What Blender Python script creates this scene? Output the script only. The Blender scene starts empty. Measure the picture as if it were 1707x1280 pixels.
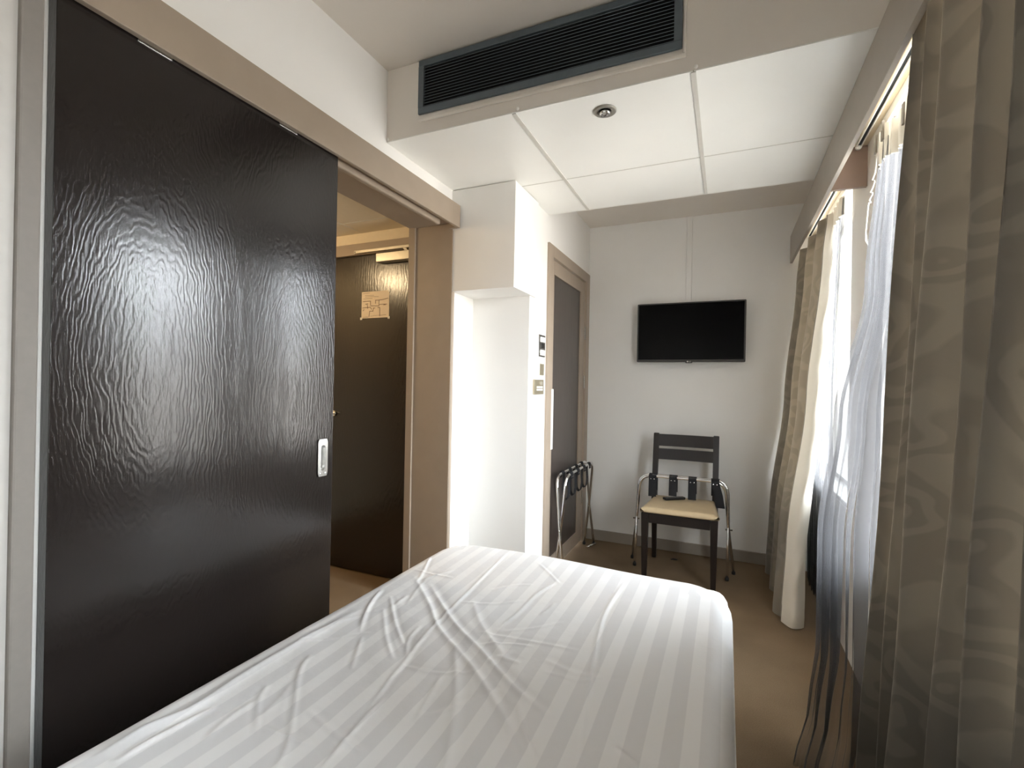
import bpy, bmesh, math, random
import numpy as np
from mathutils import Vector, Matrix
random.seed(4)
rng = np.random.default_rng(7)
scene = bpy.context.scene
COL = scene.collection
PI = math.pi

# ------------------------------------------------------------------ helpers
def lk(o, parent=None):
    COL.objects.link(o)
    if parent is not None:
        o.parent = parent
    return o

def tag(o, label=None, cat=None, group=None, kind=None):
    if label: o['label'] = label
    if cat: o['category'] = cat
    if group: o['group'] = group
    if kind: o['kind'] = kind
    return o

def thing(name, label, cat, loc=(0, 0, 0), rz=0.0, group=None):
    o = bpy.data.objects.new(name, None)
    o.empty_display_size = .05
    o.location = loc
    o.rotation_euler = (0, 0, rz)
    lk(o)
    return tag(o, label, cat, group)

def obj(name, bm, mat, parent=None, smooth=False, label=None):
    me = bpy.data.meshes.new(name)
    bmesh.ops.recalc_face_normals(bm, faces=bm.faces[:])
    bm.to_mesh(me)
    bm.free()
    for m in (mat if isinstance(mat, (list, tuple)) else [mat]):
        me.materials.append(m)
    if smooth:
        for p in me.polygons: p.use_smooth = True
    o = bpy.data.objects.new(name, me)
    lk(o, parent)
    if label: o['label'] = label
    return o

def struct(name, bm, mat, parent=None, label=None, smooth=False):
    o = obj(name, bm, mat, parent, smooth)
    if parent is None: o['kind'] = 'structure'
    if label: o['label'] = label
    return o

def box(bm, x0, x1, y0, y1, z0, z1, bev=0.0, seg=2):
    r = bmesh.ops.create_cube(bm, size=1.0)
    vs = r['verts']
    for v in vs:
        v.co.x = (x0 + x1) / 2 + v.co.x * (x1 - x0)
        v.co.y = (y0 + y1) / 2 + v.co.y * (y1 - y0)
        v.co.z = (z0 + z1) / 2 + v.co.z * (z1 - z0)
    if bev > 0:
        es = list({e for v in vs for e in v.link_edges})
        bmesh.ops.bevel(bm, geom=es, offset=bev, segments=seg, affect='EDGES', profile=.5)
    return bm

def B(x0, x1, y0, y1, z0, z1, bev=0.0, seg=2):
    return box(bmesh.new(), x0, x1, y0, y1, z0, z1, bev, seg)

def hexa(bm, lo, hi):
    """prism between two quads (lists of 4 points in order)"""
    a = [bm.verts.new(p) for p in lo]
    b = [bm.verts.new(p) for p in hi]
    bm.faces.new(a[::-1]); bm.faces.new(b)
    for i in range(4):
        j = (i + 1) % 4
        bm.faces.new((a[i], a[j], b[j], b[i]))
    return bm

def fillet(pts, rad, n=8):
    pts = [Vector(p) for p in pts]
    out = [pts[0]]
    for i in range(1, len(pts) - 1):
        p = pts[i]; a = pts[i - 1] - p; b = pts[i + 1] - p
        r = rad[i] if isinstance(rad, (list, tuple)) else rad
        d = min(r, a.length * .49, b.length * .49)
        p0 = p + a.normalized() * d; p1 = p + b.normalized() * d
        for k in range(n + 1):
            t = k / n
            out.append(p0 * (1 - t) ** 2 + p * 2 * t * (1 - t) + p1 * t * t)
    out.append(pts[-1])
    return out

def tube(bm, pts, r, n=12, cap=True):
    pts = [Vector(p) for p in pts]
    rs = r if isinstance(r, (list, tuple)) else [r] * len(pts)
    up = None; rings = []
    for i, p in enumerate(pts):
        t = (pts[min(i + 1, len(pts) - 1)] - pts[max(i - 1, 0)]).normalized()
        if up is None:
            up = Vector((0, 0, 1)) if abs(t.z) < .9 else Vector((1, 0, 0))
        s = t.cross(up)
        if s.length < 1e-6: s = t.orthogonal()
        s.normalize(); up = s.cross(t).normalized()
        rings.append([bm.verts.new(p + (s * math.cos(2 * PI * k / n) + up * math.sin(2 * PI * k / n)) * rs[i]) for k in range(n)])
    for a, b in zip(rings, rings[1:]):
        for k in range(n):
            bm.faces.new((a[k], a[(k + 1) % n], b[(k + 1) % n], b[k]))
    if cap:
        bm.faces.new(rings[0][::-1]); bm.faces.new(rings[-1])
    return bm

def lathe(bm, prof, c, axis='Z', n=32):
    """prof: list of (radius, height) revolved about the axis through c"""
    rings = []
    for r, h in prof:
        ring = []
        for k in range(n):
            a = 2 * PI * k / n
            x, y = r * math.cos(a), r * math.sin(a)
            p = {'Z': (x, y, h), 'X': (h, x, y), 'Y': (x, h, y)}[axis]
            ring.append(bm.verts.new((c[0] + p[0], c[1] + p[1], c[2] + p[2])))
        rings.append(ring)
    for a, b in zip(rings, rings[1:]):
        for k in range(n):
            bm.faces.new((a[k], a[(k + 1) % n], b[(k + 1) % n], b[k]))
    bm.faces.new(rings[0][::-1]); bm.faces.new(rings[-1])
    return bm

def ribbon(bm, pts, width_vec, th):
    """flat strap following pts, width along width_vec, thickness th"""
    pts = [Vector(p) for p in pts]; w = Vector(width_vec) / 2; secs = []
    for i, p in enumerate(pts):
        t = (pts[min(i + 1, len(pts) - 1)] - pts[max(i - 1, 0)]).normalized()
        nrm = t.cross(w).normalized() * th / 2
        secs.append([bm.verts.new(q) for q in (p - w - nrm, p + w - nrm, p + w + nrm, p - w + nrm)])
    for a, b in zip(secs, secs[1:]):
        for k in range(4):
            bm.faces.new((a[k], a[(k + 1) % 4], b[(k + 1) % 4], b[k]))
    bm.faces.new(secs[0][::-1]); bm.faces.new(secs[-1])
    return bm

def grid_mesh(name, fn, nu, nv, mat, parent=None, uvscale=(1, 1), solid=0.0):
    """cloth sheet: fn(u,v)->(x,y,z), u along the width and v downwards"""
    me = bpy.data.meshes.new(name)
    vs = [fn(i / nu, j / nv) for j in range(nv + 1) for i in range(nu + 1)]
    fs = [(j * (nu + 1) + i, j * (nu + 1) + i + 1, (j + 1) * (nu + 1) + i + 1, (j + 1) * (nu + 1) + i)
          for j in range(nv) for i in range(nu)]
    me.from_pydata(vs, [], fs)
    uv = me.uv_layers.new(name='UVMap')
    for p in me.polygons:
        p.use_smooth = True
        for li in p.loop_indices:
            vi = me.loops[li].vertex_index
            uv.data[li].uv = ((vi % (nu + 1)) / nu * uvscale[0], (vi // (nu + 1)) / nv * uvscale[1])
    me.materials.append(mat)
    o = bpy.data.objects.new(name, me)
    lk(o, parent)
    if solid:
        s = o.modifiers.new('cloth', 'SOLIDIFY'); s.thickness = solid; s.offset = 0
    return o

def lerp_tab(tab, x):
    """tab: list of (x, value) sorted by x"""
    if x <= tab[0][0]: return tab[0][1]
    for (a, va), (b, vb) in zip(tab, tab[1:]):
        if x <= b:
            t = (x - a) / (b - a); t = t * t * (3 - 2 * t)
            return va + (vb - va) * t
    return tab[-1][1]

# ------------------------------------------------------------------ materials
def srgb(r, g, b):
    f = lambda c: (c / 255 / 12.92) if c / 255 <= .04045 else ((c / 255 + .055) / 1.055) ** 2.4
    return (f(r), f(g), f(b), 1)

class NT:
    def __init__(s, name):
        s.m = bpy.data.materials.new(name); s.m.use_nodes = True
        s.t = s.m.node_tree; s.p = s.t.nodes['Principled BSDF']; s.out = s.t.nodes['Material Output']
    def n(s, typ, **kw):
        nd = s.t.nodes.new(typ)
        for k, v in kw.items():
            if k in nd.inputs: nd.inputs[k].default_value = v
            else: setattr(nd, k, v)
        return nd
    def l(s, a, b): s.t.links.new(a, b)
    def math(s, op, a, b=None, c=None):
        nd = s.n('ShaderNodeMath'); nd.operation = op
        for i, v in enumerate((a, b, c)):
            if v is None: continue
            if hasattr(v, 'links') or hasattr(v, 'is_linked'): s.l(v, nd.inputs[i])
            else: nd.inputs[i].default_value = v
        return nd.outputs[0]
    def ramp(s, fac, stops):
        nd = s.n('ShaderNodeValToRGB')
        e = nd.color_ramp.elements
        e[0].position, e[0].color = stops[0]
        e[1].position, e[1].color = stops[-1]
        for p, c in stops[1:-1]:
            k = e.new(p); k.color = c
        s.l(fac, nd.inputs[0])
        return nd.outputs[0]
    def bump(s, h, strength, dist):
        b = s.n('ShaderNodeBump', Strength=strength, Distance=dist)
        s.l(h, b.inputs['Height']); s.l(b.outputs[0], s.p.inputs['Normal'])
        return b

def plain(name, col, rough=.5, metal=0.0, noise=0.0, nscale=40, bump=0.0, coat=0.0, spec=None):
    m = NT(name)
    m.p.inputs['Roughness'].default_value = rough
    m.p.inputs['Metallic'].default_value = metal
    m.p.inputs['Base Color'].default_value = col
    if coat: m.p.inputs['Coat Weight'].default_value = coat
    if spec is not None: m.p.inputs['Specular IOR Level'].default_value = spec
    if noise or bump:
        co = m.n('ShaderNodeTexCoord')
        nz = m.n('ShaderNodeTexNoise', Scale=nscale, Detail=6.0)
        m.l(co.outputs['Object'], nz.inputs['Vector'])
        if noise:
            c0 = tuple(x * (1 - noise) for x in col[:3]) + (1,)
            c1 = tuple(min(1, x * (1 + noise)) for x in col[:3]) + (1,)
            m.l(m.ramp(nz.outputs['Fac'], [(.3, c0), (.7, c1)]), m.p.inputs['Base Color'])
        if bump: m.bump(nz.outputs['Fac'], bump, .002)
    return m.m

M = {}
M['wall'] = plain('wall_paint', srgb(234, 232, 228), .55, noise=.015, nscale=3, bump=.05)
M['wallgrey'] = plain('soffit_paint', srgb(226, 219, 210), .6, noise=.015, nscale=3)
M['ceil'] = plain('ceiling_paint', srgb(214, 206, 196), .7, noise=.01, nscale=3)
M['tile'] = plain('ceiling_panel', srgb(242, 241, 236), .32, noise=.012, nscale=4)
M['tilestrip'] = plain('panel_strip', srgb(205, 202, 194), .45, noise=.02)
M['taupe'] = plain('taupe_paint', srgb(154, 139, 123), .45, noise=.03, nscale=12, bump=.04)
M['taupe_dk'] = plain('skirting_paint', srgb(150, 141, 130), .5, noise=.03, nscale=12)
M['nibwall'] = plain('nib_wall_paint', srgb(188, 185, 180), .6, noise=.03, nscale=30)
M['nib'] = plain('nib_paint', srgb(126, 120, 114), .6, noise=.03, nscale=60)
M['hallwall'] = plain('hall_paint', srgb(222, 210, 186), .6, noise=.02)
M['chrome'] = plain('chrome', (.82, .82, .83, 1), .09, 1.0, noise=.02)
M['steel'] = plain('brushed_steel', (.74, .74, .73, 1), .26, 1.0, noise=.05, nscale=90)
M['ring'] = plain('dull_metal_ring', srgb(150, 146, 138), .45, .5, noise=.05)
M['silver'] = plain('silver_paint', srgb(190, 182, 166), .35, .5, noise=.03)
M['strap'] = plain('black_webbing', srgb(20, 20, 24), .75, noise=.3, nscale=300, bump=.3)
M['rubber'] = plain('black_rubber', srgb(18, 18, 18), .6, noise=.2)
M['blackgap'] = plain('dark_cavity', srgb(14, 15, 16), .8, noise=.1)
M['vent'] = plain('grey_vent_metal', srgb(92, 102, 108), .38, .2, noise=.05)
M['plastic'] = plain('black_plastic', srgb(34, 32, 31), .4, noise=.08)
M['bezel'] = plain('tv_bezel', srgb(58, 56, 55), .35, noise=.06)
M['screen'] = plain('tv_screen', srgb(4, 4, 5), .10, noise=.05, spec=.10)
M['white'] = plain('white_plastic', srgb(232, 230, 222), .35, noise=.01)
M['whitep'] = plain('white_trim_paint', srgb(236, 234, 228), .45, noise=.01)
M['paper'] = plain('paper', srgb(240, 226, 205), .8, noise=.02)
M['ink'] = plain('printed_ink', srgb(120, 92, 70), .9, noise=.05)
M['brass'] = plain('bronze_plate', srgb(160, 150, 128), .35, .6, noise=.05)
M['cord'] = plain('white_cord', srgb(236, 233, 226), .8, noise=.03)
M['pelmet'] = plain('pelmet_paint', srgb(160, 152, 141), .45, noise=.03, nscale=12)
M['cream'] = plain('cream_vinyl', srgb(200, 178, 142), .5, noise=.04, nscale=25, bump=.08)
M['pelunder'] = plain('pelmet_board', srgb(214, 198, 168), .55, noise=.05, nscale=10)
M['brownend'] = plain('brown_board', srgb(136, 114, 100), .5, noise=.06, nscale=14)
M['wallbrown'] = plain('recess_paint', srgb(178, 152, 132), .6, noise=.04)
M['winframe'] = plain('window_frame_paint', srgb(225, 225, 222), .4, noise=.01)
M['key'] = plain('rubber_key', srgb(120, 118, 114), .5, noise=.05)

def wood_dark(name, base, centers, scale, bumpst, rough, axis_yz=True):
    """black-brown stained veneer, cathedral grain as distorted stretched rings"""
    m = NT(name)
    co = m.n('ShaderNodeTexCoord')
    sep = m.n('ShaderNodeSeparateXYZ'); m.l(co.outputs['Object'], sep.inputs[0])
    h = sep.outputs['Y'] if axis_yz else sep.outputs['X']
    z = sep.outputs['Z']
    mp = m.n('ShaderNodeMapping'); mp.inputs['Scale'].default_value = (5.5, 5.5, 1.8)
    m.l(co.outputs['Object'], mp.inputs[0])
    nz = m.n('ShaderNodeTexNoise', Scale=1.0, Detail=4.0, Roughness=.55); m.l(mp.outputs[0], nz.inputs['Vector'])
    mp2 = m.n('ShaderNodeMapping'); mp2.inputs['Scale'].default_value = (60, 60, 22)
    m.l(co.outputs['Object'], mp2.inputs[0])
    nf = m.n('ShaderNodeTexNoise', Scale=1.0, Detail=3.0); m.l(mp2.outputs[0], nf.inputs['Vector'])
    best = None
    for (cy, cz, k) in centers:
        dy = m.math('SUBTRACT', h, cy)
        dz = m.math('MULTIPLY', m.math('SUBTRACT', z, cz), k)
        r = m.math('SQRT', m.math('ADD', m.math('POWER', dy, 2.0), m.math('POWER', dz, 2.0)))
        best = r if best is None else m.math('MINIMUM', best, r)
    d = m.math('ADD', best, m.math('MULTIPLY', m.math('SUBTRACT', nz.outputs['Fac'], .5), .13))
    d = m.math('ADD', d, m.math('MULTIPLY', m.math('SUBTRACT', nf.outputs['Fac'], .5), .022))
    g = m.math('SINE', m.math('MULTIPLY', d, scale))
    # pores: fine vertical flecks, dense along the dark part of each ring
    mp3 = m.n('ShaderNodeMapping'); mp3.inputs['Scale'].default_value = (260, 260, 26)
    m.l(co.outputs['Object'], mp3.inputs[0])
    nn = m.n('ShaderNodeTexNoise', Scale=1.0, Detail=2.0); m.l(mp3.outputs[0], nn.inputs['Vector'])
    hgt = m.math('ADD', m.math('MULTIPLY', g, .34), m.math('MULTIPLY', nn.outputs['Fac'], .9))
    b = m.bump(hgt, bumpst, .0016)
    c0 = tuple(c * .92 for c in base[:3]) + (1,); c1 = tuple(c * 1.08 for c in base[:3]) + (1,)
    m.l(m.ramp(hgt, [(.1, c0), (.9, c1)]), m.p.inputs['Base Color'])
    m.p.inputs['Roughness'].default_value = rough
    return m.m

M['doorwood'] = wood_dark('black_stained_oak', srgb(34, 29, 27), [(-.22, 1.19, .33), (.235, 1.10, .27)], 600, .12, .19)
M['entrywood'] = wood_dark('black_stained_door', srgb(38, 31, 26), [(.2, 1.85, .3)], 300, .15, .22, axis_yz=False)
M['chairwood'] = wood_dark('wenge_stained_wood', srgb(31, 23, 20), [(0.0, .3, .1)], 260, .12, .38, axis_yz=False)

def carpet():
    m = NT('brown_carpet')
    co = m.n('ShaderNodeTexCoord')
    n1 = m.n('ShaderNodeTexNoise', Scale=2.2, Detail=5.0); m.l(co.outputs['Object'], n1.inputs['Vector'])
    n2 = m.n('ShaderNodeTexNoise', Scale=340.0, Detail=3.0); m.l(co.outputs['Object'], n2.inputs['Vector'])
    f = m.math('ADD', m.math('MULTIPLY', n1.outputs['Fac'], .45), m.math('MULTIPLY', n2.outputs['Fac'], .55))
    m.l(m.ramp(f, [(.32, srgb(100, 84, 65)), (.68, srgb(134, 114, 91))]), m.p.inputs['Base Color'])
    m.p.inputs['Roughness'].default_value = .95
    m.p.inputs['Specular IOR Level'].default_value = .1
    m.bump(n2.outputs['Fac'], .5, .004)
    return m.m
M['carpet'] = carpet()

def sheet_mat():
    """white cotton with satin stripes running along the bed (object Y)"""
    m = NT('satin_striped_cotton')
    co = m.n('ShaderNodeTexCoord')
    uv = m.n('ShaderNodeSeparateXYZ'); m.l(co.outputs['UV'], uv.inputs[0])
    s = m.math('FRACT', m.math('DIVIDE', uv.outputs['X'], .064))
    band = m.ramp(s, [(0.0, (0, 0, 0, 1)), (.03, (1, 1, 1, 1)), (.47, (1, 1, 1, 1)), (.50, (0, 0, 0, 1)), (1.0, (0, 0, 0, 1))])
    mix = m.n('ShaderNodeMix', data_type='RGBA')
    m.l(band, mix.inputs[0])
    mix.inputs[6].default_value = srgb(221, 221, 223)
    mix.inputs[7].default_value = srgb(234, 234, 235)
    m.l(mix.outputs[2], m.p.inputs['Base Color'])
    m.l(m.math('ADD', m.math('MULTIPLY', band, .2), .42), m.p.inputs['Roughness'])
    m.p.inputs['Specular IOR Level'].default_value = .35
    m.p.inputs['Sheen Weight'].default_value = .1
    n2 = m.n('ShaderNodeTexNoise', Scale=9.0, Detail=5.0); m.l(co.outputs['Object'], n2.inputs['Vector'])
    m.bump(n2.outputs['Fac'], .25, .01)
    return m.m
M['sheet'] = sheet_mat()

def drape_mat():
    """beige damask with tone on tone scrolls"""
    m = NT('beige_damask')
    co = m.n('ShaderNodeTexCoord')
    nz = m.n('ShaderNodeTexNoise', Scale=6.0, Detail=2.0); m.l(co.outputs['UV'], nz.inputs['Vector'])
    vm = m.n('ShaderNodeVectorMath'); vm.operation = 'MULTIPLY_ADD'
    vm.inputs[1].default_value = (.16, .16, 0); m.l(nz.outputs['Color'], vm.inputs[0]); m.l(co.outputs['UV'], vm.inputs[2])
    vo = m.n('ShaderNodeTexVoronoi', Scale=7.0, feature='SMOOTH_F1'); m.l(vm.outputs[0], vo.inputs['Vector'])
    s = m.math('SINE', m.math('MULTIPLY', vo.outputs['Distance'], 26.0))
    m.l(m.ramp(m.math('ADD', m.math('MULTIPLY', s, .5), .5), [(.32, srgb(113, 107, 98)), (.68, srgb(126, 120, 110))]), m.p.inputs['Base Color'])
    m.p.inputs['Roughness'].default_value = .7
    m.p.inputs['Sheen Weight'].default_value = .2
    wv = m.n('ShaderNodeTexNoise', Scale=500.0); m.l(co.outputs['UV'], wv.inputs['Vector'])
    m.bump(wv.outputs['Fac'], .15, .001)
    tr = m.n('ShaderNodeBsdfTranslucent'); tr.inputs['Color'].default_value = srgb(190, 165, 130)
    mx = m.n('ShaderNodeMixShader'); mx.inputs[0].default_value = .03
    m.l(m.p.outputs[0], mx.inputs[1]); m.l(tr.outputs[0], mx.inputs[2]); m.l(mx.outputs[0], m.out.inputs[0])
    return m.m
M['drape'] = drape_mat()

def cloth_trans(name, col, tcol, trans, transp, warm=None):
    m = NT(name)
    m.p.inputs['Base Color'].default_value = col
    m.p.inputs['Roughness'].default_value = .8
    co = m.n('ShaderNodeTexCoord')
    wv = m.n('ShaderNodeTexNoise', Scale=240.0); m.l(co.outputs['UV'], wv.inputs['Vector'])
    m.bump(wv.outputs['Fac'], .1, .001)
    tr = m.n('ShaderNodeBsdfTranslucent'); tr.inputs['Color'].default_value = tcol
    mx = m.n('ShaderNodeMixShader'); mx.inputs[0].default_value = trans
    m.l(m.p.outputs[0], mx.inputs[1]); m.l(tr.outputs[0], mx.inputs[2])
    if transp:
        # a voile lets less through where it is seen edge-on
        lw = m.n('ShaderNodeLayerWeight', Blend=.5)
        f = m.math('MULTIPLY', m.math('SUBTRACT', 1.0, m.math('POWER', lw.outputs['Facing'], 1.6)), transp)
        tp = m.n('ShaderNodeBsdfTransparent')
        m2 = m.n('ShaderNodeMixShader'); m.l(f, m2.inputs[0])
        m.l(mx.outputs[0], m2.inputs[1]); m.l(tp.outputs[0], m2.inputs[2]); m.l(m2.outputs[0], m.out.inputs[0])
    else:
        m.l(mx.outputs[0], m.out.inputs[0])
    return m.m
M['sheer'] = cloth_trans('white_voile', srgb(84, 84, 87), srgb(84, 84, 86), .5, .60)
M['lining'] = cloth_trans('curtain_lining', srgb(214, 208, 196), srgb(190, 182, 164), .07, 0)

def glass():
    m = NT('window_glass')
    tp = m.n('ShaderNodeBsdfTransparent'); gl = m.n('ShaderNodeBsdfGlossy', Roughness=.02)
    fr = m.n('ShaderNodeFresnel', IOR=1.45)
    mx = m.n('ShaderNodeMixShader')
    m.l(m.math('MULTIPLY', fr.outputs[0], .8), mx.inputs[0]); m.l(tp.outputs[0], mx.inputs[1]); m.l(gl.outputs[0], mx.inputs[2]); m.l(mx.outputs[0], m.out.inputs[0])
    return m.m
M['glass'] = glass()

def mesh_panel():
    m = NT('grey_brown_panel')
    co = m.n('ShaderNodeTexCoord')
    nz = m.n('ShaderNodeTexNoise', Scale=1.0, Detail=4.0)
    mp = m.n('ShaderNodeMapping'); mp.inputs['Scale'].default_value = (60, 60, 6)
    m.l(co.outputs['Object'], mp.inputs[0]); m.l(mp.outputs[0], nz.inputs['Vector'])
    m.l(m.ramp(nz.outputs['Fac'], [(.3, srgb(58, 50, 46)), (.7, srgb(68, 60, 55))]), m.p.inputs['Base Color'])
    m.p.inputs['Roughness'].default_value = .3
    return m.m
M['panel'] = mesh_panel()

def emit(name, col, s):
    m = NT(name)
    e = m.n('ShaderNodeEmission', Strength=s); e.inputs[0].default_value = col
    m.l(e.outputs[0], m.out.inputs[0])
    return m.m
M['lamp'] = emit('warm_lamp', (1, .74, .42, 1), 25)

# ------------------------------------------------------------------ setting dimensions (metres)
XL, XW, YB = -1.373, .522, 3.742       # left wall, window wall, back wall
YF = -.75                              # wall behind the bed head
XB = -1.013                            # bathroom wall
YC = 2.49                              # front of the bathroom corner
ZC, ZT, ZR = 2.567, 2.255, 2.467       # ceiling, dropped panels, ceiling behind the panels
YS, YT = 1.683, 2.770                  # soffit front, rear of the panels
OY0, OY1, OZ = .56, 2.235, 2.087       # opening behind the sliding door

# floor covers the bedroom and the hall
struct('floor', B(-3.2, .95, YF - .1, YB + .12, -.08, 0), M['carpet'])
# ceilings
bm = bmesh.new()
box(bm, XL - .1, XW + .02, YF - .1, YS + .06, ZC, ZC + .08)
struct('ceiling', bm, M['ceil'])
bm = bmesh.new()
box(bm, XL - .1, XW + .02, YS + .06, YB, ZR, ZR + .18)
struct('trim_1', bm, M['wallgrey'], label='raised strip of ceiling behind the dropped white panels')
# soffit front board
struct('wall_soffit', B(XL, XW, YS, YS + .06, ZT + .0045, ZC), M['wallgrey'])
# dropped panel ceiling: seven separate boards with strips between
tiles = thing('trim_2', 'white dropped ceiling of flat panels with grey joint strips', 'ceiling', (0, 0, ZT))
tiles['kind'] = 'structure'
xs = [XL, -.765, -.117, XW]; ysq = [YS, 2.325, YT]
for i in range(3):
    for j in range(2):
        obj('ceiling_panel', B(xs[i] + .002, xs[i + 1] - .002, ysq[j] + (0.002 if j else 0), ysq[j + 1] - .002, 0, .004), M['tile'], tiles)
for x in xs[1:3]:
    obj('joint_strip', B(x - .008, x + .008, YS + .002, YT - .002, -.003, .002), M['tilestrip'], tiles)
for i in range(3):
    obj('joint_strip', B(xs[i] + .009, xs[i + 1] - .009, 2.322, 2.328, -.0012, .001), M['tilestrip'], tiles)
obj('panel_edge', B(XL, XW, YT - .002, YT + .012, 0, ZR - ZT), M['whitep'], tiles)
# walls
WT = .10
bm = bmesh.new()
box(bm, XL - WT, XL, YF, OY0, 0, ZC)
box(bm, XL - WT, XL, OY0, OY1, OZ, ZC)
box(bm, XL - WT, XL, OY1, YC + .001, 0, ZC)
struct('wall_left', bm, M['wall'])
bm = bmesh.new()
box(bm, XL - WT, XB, YC, YC + .05, 0, ZT)
struct('wall_corner', bm, M['wall'])
bm = bmesh.new()
box(bm, XB - .06, XB, YC + .05, 2.83, 0, ZR)
box(bm, XB - .06, XB, 2.83, 3.66, 2.03, ZR)
box(bm, XB - .06, XB, 3.66, YB, 0, ZR)
struct('wall_bathroom', bm, M['wall'])
struct('wall_back', B(XB - .06, XW + .02, YB, YB + .1, 0, ZR + .1), M['wall'])
struct('wall_front', B(XL - WT, XW, YF - .1, YF, 0, ZC), M['wall'])
# boxed bulkhead above the bathroom corner
bm = B(XL + .001, -.998, 2.235, YC - .001, 1.708, ZT - .004)
box(bm, XB + .0005, -.998, YC - .002, 2.565, 1.708, ZT - .004)
struct('wall_bulkhead', bm, M['wall'])
# window wall with two windows
W1 = (-.05, 2.17); W2 = (2.68, 3.58); ZSI, ZHE = .66, 2.20
WO = .80                                # outer face
bm = bmesh.new()
box(bm, XW, WO, YF, W1[0], 0, ZC)
box(bm, XW, WO, W1[1], W2[0], 0, ZC)
box(bm, XW, WO, W2[1], YB + .1, 0, ZC)
for a, b in (W1, W2):
    box(bm, XW, WO, a, b, 0, ZSI); box(bm, XW, WO, a, b, ZHE, ZC)
struct('wall_right', bm, M['wall'])
for k, (a, b) in enumerate((W1, W2)):
    w = thing('window_%d' % (k + 1), ('wide white framed window behind the near sheer curtain', 'narrow white framed window behind the far curtain')[k], 'window', (.66, (a + b) / 2, ZSI))
    w['kind'] = 'structure'
    h = (b - a) / 2; H_ = ZHE - ZSI
    bm = bmesh.new()
    f = .045
    box(bm, -.03, .03, -h, h, 0, f, .004); box(bm, -.03, .03, -h, h, H_ - f, H_, .004)
    box(bm, -.03, .03, -h, -h + f, f, H_ - f, .004); box(bm, -.03, .03, h - f, h, f, H_ - f, .004)
    box(bm, -.025, .025, -.02, .02, f, H_ - f, .003)
    obj('window_frame', bm, M['winframe'], w)
    obj('pane', B(-.003, .003, -h + f, -.02, f, H_ - f), M['glass'], w)
    obj('pane', B(-.003, .003, .02, h - f, f, H_ - f), M['glass'], w)
    obj('window_sill', B(-.135, -.03, -h, h, -.0, .02, .004), M['winframe'], w)
# wall nib at the left edge of the view
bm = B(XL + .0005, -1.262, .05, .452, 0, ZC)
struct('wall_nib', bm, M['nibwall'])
struct('trim_3', B(XL + .0005, -1.25, .4525, .488, 0, ZC - .001, .004), M['nib'], label='grey upright trim at the edge of the wall nib beside the sliding door')
# skirting along the back wall
bm = B(XB + .016, .50, YB - .014, YB - .0005, 0.0005, .08, .003)
struct('baseboard_back', bm, M['taupe_dk'])

# ------------------------------------------------------------------ sliding door
door = thing('door_1', 'large black-brown stained sliding door left of the bed', 'door', (-1.353, .95, 0))
door['kind'] = 'structure'
leaf = obj('door_leaf', B(-.018, .018, -.41, .413, .012, 2.062, .0015), M['doorwood'], door)
# flush pull: plate with rounded slot and dish
def flush_pull():
    bm = bmesh.new()
    # plate with capsule hole: outer rectangle, inner capsule joined by a ring of quads
    n = 48
    w, h = .0225, .067; rw, rh = .0115, .046
    out, inn, inn2 = [], [], []
    for k in range(n):
        a = 2 * PI * k / n
        c, s = math.cos(a), math.sin(a)
        t = 1 / max(abs(c) / w, abs(s) / h)
        # capsule point
        yy = rw * c; zz = (rh - rw) * (1 if s > 0 else -1 if s < 0 else 0) + rw * s
        if abs(s) < 1e-6: zz = 0
        out.append(bm.verts.new((.0035, c * t, s * t)))
        inn.append(bm.verts.new((.0038, yy, zz)))
        inn2.append(bm.verts.new((-.008, yy * .8, zz * .92)))
    back = [bm.verts.new((0, v.co.y, v.co.z)) for v in out]
    for k in range(n):
        j = (k + 1) % n
        bm.faces.new((out[k], out[j], inn[j], inn[k]))
        bm.faces.new((inn[k], inn[j], inn2[j], inn2[k]))
        bm.faces.new((back[k], back[j], out[j], out[k]))
    bm.faces.new(inn2)
    return bm
pull = obj('flush_handle', flush_pull(), M['steel'], door, label='bright steel flush pull handle')
pull.location = (.0195, .362, .932)
for dy in (-.012, .012):
    for dz in (-.057, .057):
        b = bmesh.new(); lathe(b, [(.0028, 0), (.0028, .0008), (.001, .0012)], (0.0036, dy, dz), 'X', 12)
        obj('screw', b, M['chrome'], pull)
# cut a recess for the dish
cut = bmesh.new(); box(cut, -.012, .02, .362 - .013, .362 + .013, .932 - .048, .932 + .048)
me = bpy.data.meshes.new('cutter'); cut.to_mesh(me); cut.free()
co_ = bpy.data.objects.new('cutter', me); COL.objects.link(co_); co_.location = (0, 0, 0)
co_.parent = None
# apply the boolean straight away and drop the cutter
md = leaf.modifiers.new('recess', 'BOOLEAN'); md.object = co_; md.operation = 'DIFFERENCE'; md.solver = 'EXACT'
leaf.parent = None
bpy.context.view_layer.update()
dg = bpy.context.evaluated_depsgraph_get()
newme = bpy.data.meshes.new_from_object(leaf.evaluated_get(dg))
leaf.modifiers.clear(); leaf.data = newme; leaf.parent = door
bpy.data.objects.remove(co_)
for y0, y1 in ((-.255, -.175), (.155, .225)):
    obj('hanger_plate', B(.0182, .0205, y0, y1, 2.036, 2.062, .0005), M['steel'], door, label='steel hanger plate at the top edge')
# rail and cover board over the opening
struct('trim_4', B(-1.385, -1.357, 1.366, 2.10, 2.026, 2.056, .008, 3), M['taupe'], label='pale sliding rail under the taupe cover board')
bm = B(-1.330, -1.312, .4885, 2.222, 2.040, 2.159, .002)
box(bm, XL + .0005, -1.330, .4885, 2.222, 2.140, 2.159)
box(bm, XL + .0005, -1.330, 2.204, 2.222, 2.040, 2.140)
struct('trim_5', bm, M['taupe'], label='long taupe cover board along the top of the sliding door')
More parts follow.
